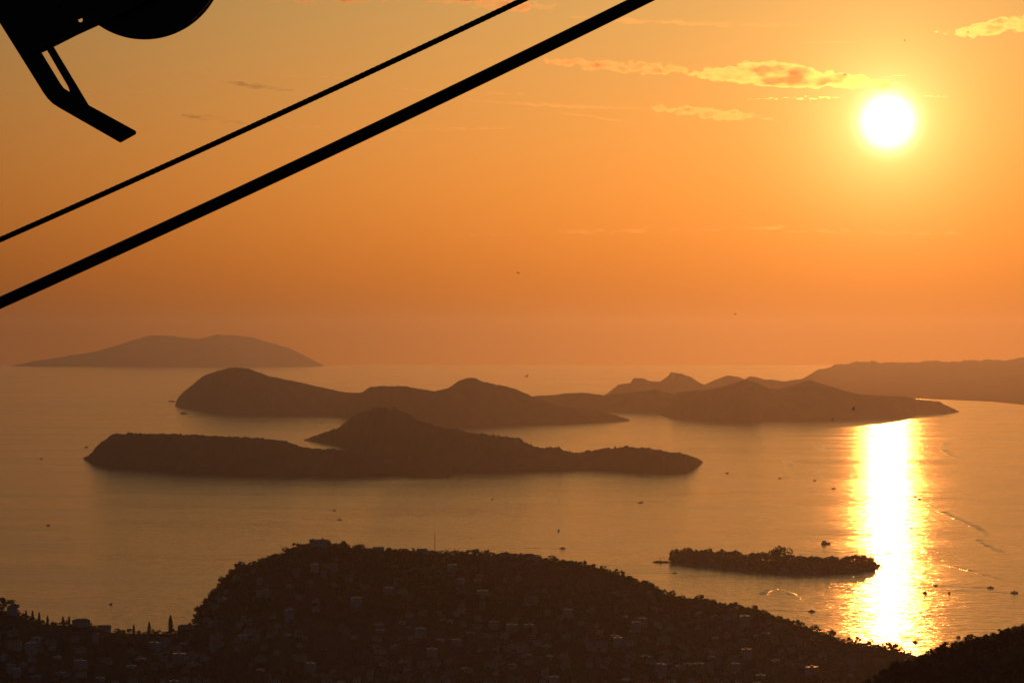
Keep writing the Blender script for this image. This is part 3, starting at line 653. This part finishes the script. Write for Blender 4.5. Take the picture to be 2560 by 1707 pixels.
def rippled_wake(pts_, width, lam=13.0, h=.5):                       # steep short waves left behind a boat, in a curved band
    G = [ground(*p) for p in pts_]; v, f = [], []; path = []
    for a_, b_ in zip(G[:-1], G[1:]):
        n = max(2, int((b_ - a_).length / 2.2)); path += [a_.lerp(b_, i / n) for i in range(n)]
    t = 0.0; m_ = 7
    for i, p in enumerate(path):
        d = (path[min(i + 3, len(path) - 1)] - path[max(i - 3, 0)]).normalized(); s_ = Vector((-d.y, d.x, 0))
        if i: t += (path[i] - path[i - 1]).length
        amp = h * (.35 + .65 * abs(mnoise.noise((t / 90, width, 0)))) * min(1, i / 20, (len(path) - 1 - i) / 20)
        for j in range(m_):
            u = j / (m_ - 1) * 2 - 1; v.append(p + s_ * (u * width / 2) + Vector((0, 0, .03 + amp * (1 - u * u) * (1 + math.sin(2 * math.pi * t / lam + u * 1.5)))))
    for i in range(len(path) - 1):
        for j in range(m_ - 1): f.append((i * m_ + j, i * m_ + j + 1, (i + 1) * m_ + j + 1, (i + 1) * m_ + j))
    link('wake', mesh('wake', v, f, M['sea'], True), kind='structure')
LONE = 'tiny motorboat far out on the open bay beyond the hill'
GL = 'small dark motorboat crossing the sun glitter near the islet'
for p, hd, wl, sc in [(ov([(780, 1195)])[0], -.2, 420, 1.1), (ov([(768, 1174)])[0], -.15, 350, 1.0), (ov([(1130, 1149)])[0], 1.4, 60, 1.2), (ov([(1473, 1155)])[0], -.1, 500, 1.2), (ov([(1283, 1221)])[0], 1.5, 50, 1.3),
                      (ov([(1292, 1261)])[0], -.15, 300, 1.2), (ov([(1670, 1088)])[0], 0.3, 80, 1.2), (z5([(330, 95)])[0], 0.5, 0, 1.0), (z3([(190, 676)])[0], .2, 250, 1.2), (z3([(397, 624)])[0], .4, 0, 1.6), (z3([(1475, 514)])[0], .2, 0, 1.5)]:
    boat('motor', p[0], p[1], hd, LONE, 'boat', 'motorboats on the open bay', sc)
    if wl: wake(p[0], p[1], hd, wl, .05 if wl > 100 else .5)
for p, hd, wl, sc in [(z7([(1600, 230)])[0], -.25, 420, 1.0), (z7([(1495, 130)])[0], -.2, 300, 1.0), (z7([(1725, 92)])[0], -.15, 350, 1.0), (z7([(1862, 410)])[0], .3, 0, .8), (z7([(1805, 453)])[0], -1.15, 300, 1.15), (z7([(1938, 453)])[0], 1.2, 0, 1.0),
                      (z7([(2167, 423)])[0], -.55, 420, 1.2), (z7([(2300, 451)])[0], -.5, 500, 1.3), (z7([(1175, 554)])[0], -.45, 260, 1.1), (z7([(1750, 724)])[0], -1.0, 420, 1.0), (z7([(1990, 698)])[0], .9, 0, 1.0), (z7([(415, 341)])[0], -.1, 200, .8),
                      (z4([(590, 879)])[0], -.1, 300, 1.2), (z4([(1478, 814)])[0], -.2, 350, 1.3), (z4([(1850, 852)])[0], 2.6, 500, 1.4), (z4([(1872, 862)])[0], 2.5, 300, 1.2), (z4([(1230, 767)])[0], 3.5, 350, 1.2), (z4([(1390, 777)])[0], 3.4, 260, 1.1)]:
    boat('motor', p[0], p[1], hd, GL, 'boat', 'motorboats near the sun glitter', sc)
    if wl: wake(p[0], p[1], hd, wl, .05)
rippled_wake(z7([(1890, -5), (1960, 30), (2060, 70), (2130, 110), (2150, 138)]), 26)
rippled_wake(z7([(2090, 150), (2130, 180), (2200, 212), (2240, 235)]), 24)
rippled_wake(z7([(1900, 290), (2050, 325), (2180, 365), (2310, 388)]), 20)
rippled_wake(z7([(890, 470), (930, 432), (985, 428), (1060, 458), (1110, 500)]), 18, 11)
rippled_wake(z4([(1232, 765), (1300, 752), (1370, 740), (1420, 728)]), 34, 18)
rippled_wake(z4([(1260, 680), (1275, 705), (1285, 716)]), 40, 18)
rippled_wake(z4([(1385, 600), (1410, 620), (1425, 640)]), 44, 20)
rippled_wake(z4([(1995, 600), (1985, 635), (2020, 660), (2070, 678)]), 40, 20)
rippled_wake(z4([(1815, 735), (1870, 745), (1920, 750)]), 34, 18)
p = z5([(760, 634)])[0]; boat('sail', p[0], p[1], 1.35, 'sailboat with bare mast anchored off the low saddle', 'sailboat')
p = z7([(1252, 180)])[0]; boat('ship', p[0], p[1], -.05, 'dark two-masted excursion ship passing behind the islet', 'ship')
p = z3([(845, 471)])[0]; boat('ferry', p[0], p[1], .1, 'small white ferry below the dome-headed island', 'ferry', sc=1.05)
p = z4([(957, 519)])[0]; boat('ferry', p[0], p[1], .05, 'low passenger boat below the mountain island', 'ferry', sc=.5, name='passenger_boat')

# ------------------------------------------------------------------ birds
def wing(side, up, span):
    v, f = [], []
    pts_ = [(0, .0, .0, .09), (.35, .03, up * .55, .085), (.7, -.02, up * .75, .06), (1.0, -.12, up * .55, .012)]
    for u, yy, zz, ch in pts_:
        xx = side * u * span * .5
        v += [(xx, yy + ch, zz * span), (xx, yy - ch, zz * span), (xx, yy, zz * span + ch * .18), (xx, yy, zz * span - ch * .05)]
    for i in range(3):
        a = i * 4
        for j, k_ in ((0, 2), (2, 1), (1, 3), (3, 0)): f.append((a + j, a + k_, a + 4 + k_, a + 4 + j))
    f.append((12, 14, 13, 15)); return v, f
def bird(px, py, dist, span, up, yaw, roll, label):
    e = link('bird', None, loc=at(px, py, dist), label=label, category='bird', group='birds over the bay'); e.rotation_euler = (.55, roll, yaw)
    b = span * .15
    link('body', mesh('bird_body', *tube([(0, b * 1.9, 0), (0, b * 1.5, .01), (0, b * .8, .0), (0, -b * .2, -.01), (0, -b * 1.2, 0), (0, -b * 1.9, .01)], [.006, b * .28, b * .42, b * .45, b * .22, .01], 8), M['feather']), e)
    for sd in (-1, 1): link('wing', mesh('bird_wing', *wing(sd, up, span), M['feather']), e)
    link('tail', mesh('bird_tail', [(-b * .12, -b * 1.5, 0), (b * .12, -b * 1.5, 0), (b * .45, -b * 2.7, 0), (-b * .45, -b * 2.7, 0), (0, -b * 1.5, .015), (0, -b * 2.6, .015)], [(0, 1, 2, 3), (0, 4, 5, 3), (1, 4, 5, 2)], M['feather']), e)
BL = 'dark bird gliding with spread wings against the orange sky'
BW = 'dark bird banking with raised wings against the mountain island'
for (px_, py_), d_, sp_, up_, yw, rl, lb in [(ov([(1190, 628)])[0], 560, 1.1, .05, .3, .1, BL), (ov([(1688, 723)])[0], 620, .9, .2, .6, .2, BL), (ov([(2078, 95)])[0], 620, .9, .15, .9, .6, BL),
        (ov([(1210, 866)])[0], 560, 1.1, .3, .4, -.5, 'dark bird with one wing raised beside the pointed hill of the dome-headed island'), (ov([(1960, 941)])[0], 560, 1.1, .5, .9, -.9, BW), (ov([(1912, 966)])[0], 600, .9, .4, .3, -.5, BW), (ov([(2170, 953)])[0], 600, .9, .4, .2, .5, BW)]:
    bird(px_, py_, d_, sp_, up_, yw, rl, lb)

# ------------------------------------------------------------------ the ropeway overhead
def rope_pts(pts, d0, d1, n, x0, x1):
    xs, ys_ = zip(*pts); co = np.polyfit(xs, ys_, 2); out = []
    for px_ in np.linspace(x0, x1, n):
        Y_ = 1 / np.interp(px_, [0, 1605], [1 / d0, 1 / d1]) if 0 <= px_ <= 1605 else (d0 if px_ < 0 else d1)
        yy = np.polyval(co, min(max(px_, -600), 2200)) + (0 if -600 <= px_ <= 2200 else (px_ - (-600 if px_ < 0 else 2200)) * (2 * co[0] * (-600 if px_ < 0 else 2200) + co[1]))
        out.append(at(px_, yy, Y_))
    return out
THICK = [(0, 758.5), (565, 500), (959, 314), (1400, 102), (1605, 1)]
THIN = [(0, 601), (500, 377), (900, 194), (1311, 0)]
P = rope_pts(THICK, 12.9, 11.7, 220, -1800, 3200)
link('track_rope', mesh('track_rope', *tube(P, [.0253] * len(P), 20), M['rope'], True), label='thick black track rope of the cable car slanting across the sky', category='cable')
P = rope_pts(THIN, 12.6, 11.9, 2600, -1500, 2900); v, f = [], []; ns = 30; run = 0.0
for i, p in enumerate(P):
    d = (P[min(i + 1, len(P) - 1)] - P[max(i - 1, 0)]).normalized(); a = d.cross(Vector((0, 0, 1))).normalized(); b = d.cross(a)
    if i: run += (P[i] - P[i - 1]).length
    for j in range(ns):
        t = 2 * math.pi * j / ns; r_ = .0100 + .0020 * abs(math.cos(3 * (t - run * 2 * math.pi / .145)))
        v.append(p + (a * math.cos(t) + b * math.sin(t)) * r_)
for i in range(len(P) - 1):
    for j in range(ns): f.append((i * ns + j, i * ns + (j + 1) % ns, (i + 1) * ns + (j + 1) % ns, (i + 1) * ns + j))
link('haul_rope', mesh('haul_rope', v, f, M['rope'], True), label='thin twisted haul rope running above the thick track rope', category='cable')

BD = 12.0                                                          # the carriage hangs at the ropes' distance
org = at(352, -110, BD)
def to_local(px_, py_): p = at(px_, py_, BD); return (p.x - org.x, p.z - org.z)
def plate(name, outer, holes, y0, thick, bevel=.001):
    cu = bpy.data.curves.new(name, 'CURVE'); cu.dimensions = '2D'; cu.fill_mode = 'BOTH'; cu.extrude = thick / 2 - bevel; cu.bevel_depth = bevel; cu.bevel_resolution = 1
    for loop in [outer] + holes:
        sp = cu.splines.new('POLY'); sp.points.add(len(loop) - 1); sp.use_cyclic_u = True
        for pt, (a, b) in zip(sp.points, loop): x_, z_ = to_local(a, b); pt.co = (x_, z_, 0, 1)
    o = bpy.data.objects.new(name, cu); COL.objects.link(o)
    me = bpy.data.meshes.new_from_object(o.evaluated_get(bpy.context.evaluated_depsgraph_get())); COL.objects.unlink(o); bpy.data.objects.remove(o)
    me.transform(Matrix.Rotation(math.pi / 2, 4, 'X')); me.transform(Matrix.Translation((0, y0, 0)))
    me.materials.clear(); me.materials.append(M['steel']); me.name = name; return me
ca = link('cable_carriage', None, loc=org, label='black steel carriage bracket with a round sheave and a bent guide arm', category='cable carriage')
outer = [(-190, -245), (0, 58.5), (98, 215), (109, 233), (120, 248), (133, 261), (150, 272), (299, 357), (302, 357), (338, 337), (340, 333), (338, 329), (221, 265), (133.4, 119), (192, 89), (245, 65), (420, -20), (420, -330), (-190, -330)]
slot = [(103, 133.4), (118, 126.6), (171, 218), (174, 226), (176, 233.4), (159, 223), (150, 211)]
eye = [(194, 51), (204, 46.5), (208, 50), (208, 56), (204, 59), (200, 59), (196, 56)]
link('guide_plate', plate('guide_plate', outer, [slot, eye], 0, .022), ca)
link('cover_plate', plate('cover_plate', [(-185, -320), (-185, -240), (60, 146), (98, 130), (188, 86), (173, 57), (60, -320)], [], -.024, .012), ca)
wr_ = []
for r_, y_ in ((.06, -.06), (.06, -.045), (.30, -.045), (.328, -.045), (.328, -.03), (.29, -.012), (.29, .012), (.328, .03), (.328, .045), (.30, .045), (.06, .045), (.06, .06)): wr_.append((r_, y_ + .075))
ns = 96; v, f = [], []
for r_, y_ in wr_:
    for j in range(ns): t = 2 * math.pi * j / ns; v.append((r_ * math.cos(t), y_, r_ * math.sin(t)))
for i in range(len(wr_) - 1):
    for j in range(ns): f.append((i * ns + j, i * ns + (j + 1) % ns, (i + 1) * ns + (j + 1) % ns, (i + 1) * ns + j))
f.append(tuple(range(ns))); f.append(tuple(range((len(wr_) - 1) * ns, len(wr_) * ns))[::-1])
sh = link('sheave', mesh('sheave', v, f, M['steel']), ca)
link('axle', mesh('axle', *tube([(0, -.05, 0), (0, .17, 0)], [.045, .045], 16), M['rope']), sh)
for bx, by in ((150, 20), (60, 40), (20, 0), (110, 80), (230, 20)):
    x_, z_ = to_local(bx, by); link('bolt', mesh('bolt', *tube([(x_, -.012, z_), (x_, -.034 if bx < 180 and by > 25 else -.03, z_)], [.011, .011], 6), M['rope']), ca)
link('hanger', mesh('hanger', *boxes([(-.5, .1, -.05, .05, .36, 1.6), (-.9, .5, -.12, .12, 1.603, 1.75)]), M['steel']), ca)

# ------------------------------------------------------------------ haze and clouds
def volume_mat(name, col, density, g, lump=0):
    m = bpy.data.materials.new(name); m.use_nodes = True; n = m.node_tree.nodes; l = m.node_tree.links
    n.remove(n['Principled BSDF']); p = n.new('ShaderNodeVolumePrincipled')
    p.inputs['Color'].default_value = (*col, 1); p.inputs['Density'].default_value = density; p.inputs['Anisotropy'].default_value = g; p.inputs['Absorption Color'].default_value = (.36, .36, .36, 1) if name == 'haze_air' else (0, 0, 0, 1)
    if lump:
        t = n.new('ShaderNodeTexCoord'); z = n.new('ShaderNodeTexNoise'); z.inputs['Scale'].default_value = 1 / lump; z.inputs['Detail'].default_value = 4; z.inputs['Roughness'].default_value = .6
        mp = n.new('ShaderNodeMapping'); mp.inputs['Scale'].default_value = (.42, .6, 1.25); l.new(t.outputs['Object'], mp.inputs[0]); l.new(mp.outputs[0], z.inputs['Vector'])
        r = n.new('ShaderNodeMapRange'); r.inputs['From Min'].default_value = .34; r.inputs['From Max'].default_value = .62; r.inputs['To Max'].default_value = density * 2.2
        l.new(z.outputs['Fac'], r.inputs['Value']); l.new(r.outputs[0], p.inputs['Density'])
    l.new(p.outputs[0], n['Material Output'].inputs['Volume']); return m
HAZE_TOP = 760
hv, hf = boxes([(-SX - 500, SX + 500, SY0 - 500, SY1 + 500, -12, HAZE_TOP)])
link('haze', mesh('haze', hv, hf, volume_mat('haze_air', (0.49, 0.55, 0.72), 2.9e-5, 0.82)), kind='stuff', label='thin sunset haze filling the air over the bay', category='haze')

CLOUD = {'grey': volume_mat('cloud_grey', (.97, .95, .93), .0062, .895, 95.0), 'dusk': volume_mat('cloud_dusk', (.75, .72, .70), .0034, .6, 260.0), 'thick': volume_mat('cloud_thick', (1, .99, .98), .0047, .915, 95.0), 'thin': volume_mat('cloud_thin', (.99, .98, .97), .0100, .935, 130.0), 'veil': volume_mat('cloud_veil', (.97, .96, .95), .0048, .87, 260.0)}
def cloud(spine, thick, Y, n, kind, label, seed, vox=14.0, flat=1.0):
    r = random.Random(seed); bm = bmesh.new(); x0, x1 = spine[0][0], spine[-1][0]; k_ = Y / F
    for i in range(n):
        px_ = x0 + (x1 - x0) * (i + r.random()) / n; th = lerp(thick, px_) * k_ * .5
        rad = max(th * r.uniform(.16, .55), vox * .9); py_ = lerp(spine, px_) + r.uniform(-1, 1) * max(th - rad, 0) / k_ * .95
        p = at(px_, py_, Y + r.uniform(-1, 1) * th * 1.5)
        mtx = Matrix.Translation(p) @ Matrix.Rotation(r.uniform(-.12, .02), 4, 'Y') @ Matrix.Diagonal((rad * r.uniform(1.3, 2.6) * flat, rad * 1.6, rad * r.uniform(.6, 1.0), 1))
        bmesh.ops.create_icosphere(bm, subdivisions=2, radius=1, matrix=mtx)
    me = bpy.data.meshes.new('cloud'); bm.to_mesh(me); bm.free()
    o = bpy.data.objects.new('cloud_tmp', me); COL.objects.link(o)
    md = o.modifiers.new('r', 'REMESH'); md.mode = 'VOXEL'; md.voxel_size = vox
    m2 = bpy.data.meshes.new_from_object(o.evaluated_get(bpy.context.evaluated_depsgraph_get())); COL.objects.unlink(o); bpy.data.objects.remove(o)
    co = np.empty(len(m2.vertices) * 3, np.float32); m2.vertices.foreach_get('co', co); co = co.reshape(-1, 3)
    amp = float(np.median([t for _, t in thick])) * k_ * .16
    nn = np.empty(len(co) * 3, np.float32); m2.vertex_normals.foreach_get('vector', nn); nn = nn.reshape(-1, 3)
    dsp = np.array([mnoise.fractal(Vector(c) / (amp * 4.5), .8, 2.2, 3, noise_basis='PERLIN_ORIGINAL') for c in co.astype(float)])
    co += nn * (dsp * amp)[:, None]; m2.vertices.foreach_set('co', co.ravel()); m2.update()
    m2.materials.clear(); m2.materials.append(CLOUD[kind]); m2.name = 'cloud'
    return link('cloud', m2, label=label, category='cloud', group='small clouds over the bay')
cloud(ov([(1590, 170), (1680, 168), (1780, 172), (1880, 182), (1990, 192), (2080, 200)]), ov([(1590, 24), (1650, 44), (1740, 66), (1800, 72), (1880, 56), (1960, 40), (2080, 12)]), 30000, 230, 'thick', 'lumpy bright-edged cloud just above the sun', 1, vox=10)
cloud(ov([(1250, 142), (1320, 146), (1400, 153), (1500, 160), (1580, 163)]), ov([(1250, 14), (1320, 28), (1400, 34), (1500, 36), (1580, 20)]), 30000, 110, 'grey', 'dark flat-bottomed strip of cloud leading toward the sun', 2, vox=10)
cloud(ov([(1490, 248), (1560, 256), (1640, 264), (1720, 268), (1780, 278)]), ov([(1490, 14), (1560, 30), (1640, 36), (1700, 28), (1780, 8)]), 30000, 90, 'grey', 'small grey-bellied cloud left of the sun', 3, vox=10)
cloud(ov([(1720, 230), (1800, 227), (1880, 226), (1930, 226)]), ov([(1720, 5), (1800, 9), (1880, 14), (1930, 6)]), 30000, 40, 'thin', 'thin bright cloudlet between the lumpy cloud and the sun', 4, vox=10)
cloud(ov([(2145, 78), (2200, 75), (2260, 66), (2352, 58), (2480, 50)]), ov([(2145, 8), (2200, 28), (2260, 50), (2352, 50), (2480, 40)]), 30000, 130, 'thick', 'bright ragged cloud high to the right of the sun', 5, vox=10)
cloud(ov([(2120, 222), (2150, 223), (2190, 226)]), ov([(2120, 4), (2150, 9), (2190, 3)]), 30000, 14, 'thin', 'tiny bright cloudlet beside the sun', 6, vox=10)
cloud(ov([(2000, 186), (2050, 177), (2080, 175)]), ov([(2000, 4), (2050, 7), (2080, 3)]), 30000, 14, 'thin', 'tiny bright wisp over the end of the lumpy cloud', 12, vox=10)
cloud(ov([(1290, 262), (1350, 268), (1420, 280), (1480, 284)]), ov([(1290, 4), (1350, 8), (1420, 8), (1480, 4)]), 30000, 22, 'veil', 'faint pale wisp trailing from the grey-bellied cloud', 13, flat=2.0)
cloud(ov([(510, 190), (560, 196), (620, 203), (670, 210)]), ov([(510, 8), (560, 20), (620, 20), (670, 6)]), 34000, 30, 'dusk', 'faint grey cloud streak beneath the carriage arm', 7, flat=2.2)
cloud(ov([(420, 268), (480, 274), (560, 284)]), ov([(420, 10), (480, 22), (560, 8)]), 34000, 24, 'dusk', 'faint lower grey cloud streak near the haul rope', 8, flat=2.2)
cloud(ov([(900, 205), (1000, 212), (1100, 216), (1200, 219)]), ov([(900, 8), (1000, 10), (1100, 16), (1200, 6)]), 34000, 34, 'veil', 'thin pale cloud streak behind the track rope', 9, flat=2.4)
cloud(ov([(500, -14), (640, -4), (760, 0), (880, -8), (1000, -14)]), ov([(500, 24), (640, 36), (760, 36), (880, 34), (1000, 30)]), 34000, 46, 'veil', 'soft bright-rimmed cloud band along the top of the sky', 10, flat=2.0)
cloud(ov([(980, 0), (1080, 6), (1180, 12), (1275, 18)]), ov([(980, 20), (1080, 34), (1180, 40), (1275, 14)]), 34000, 46, 'veil', 'soft cloud crossed by the haul rope', 11, flat=1.8)

CLOUD['film'] = volume_mat('cloud_film', (.99, .98, .97), .0022, .87, 420.0)
for i_, (sp_, th_, lab_) in enumerate([
        ([(-120, 222), (120, 214), (300, 218), (430, 226)], 14, 'long thin cloud film level with the tip of the guide arm'),
        ([(300, 172), (480, 168), (700, 176), (900, 186)], 12, 'long thin cloud film above the faint grey streak'),
        ([(560, 286), (760, 296), (980, 300), (1180, 296)], 16, 'long thin cloud film between the two ropes'),
        ([(1060, 232), (1200, 240), (1340, 248), (1480, 252)], 12, 'long thin cloud film left of the grey-bellied cloud'),
        ([(980, 548), (1300, 536), (1700, 526), (2000, 532), (2420, 552)], 20, 'broad faint cloud film low under the sun'),
        ([(1840, 100), (1960, 98), (2030, 86)], 7, 'faint wisp between the sun and the ragged cloud'),
        ([(1300, 40), (1500, 52), (1700, 60), (1900, 58)], 18, 'broad faint cloud film high above the lumpy cloud')]):
    x0_, x1_ = sp_[0][0], sp_[-1][0]
    cloud(ov(sp_), ov([(x0_, th_ * .4), (x0_ + (x1_ - x0_) * .3, th_), (x0_ + (x1_ - x0_) * .7, th_), (x1_, th_ * .4)]), 36000, 60, 'film', lab_, 40 + i_, vox=16, flat=3.0)
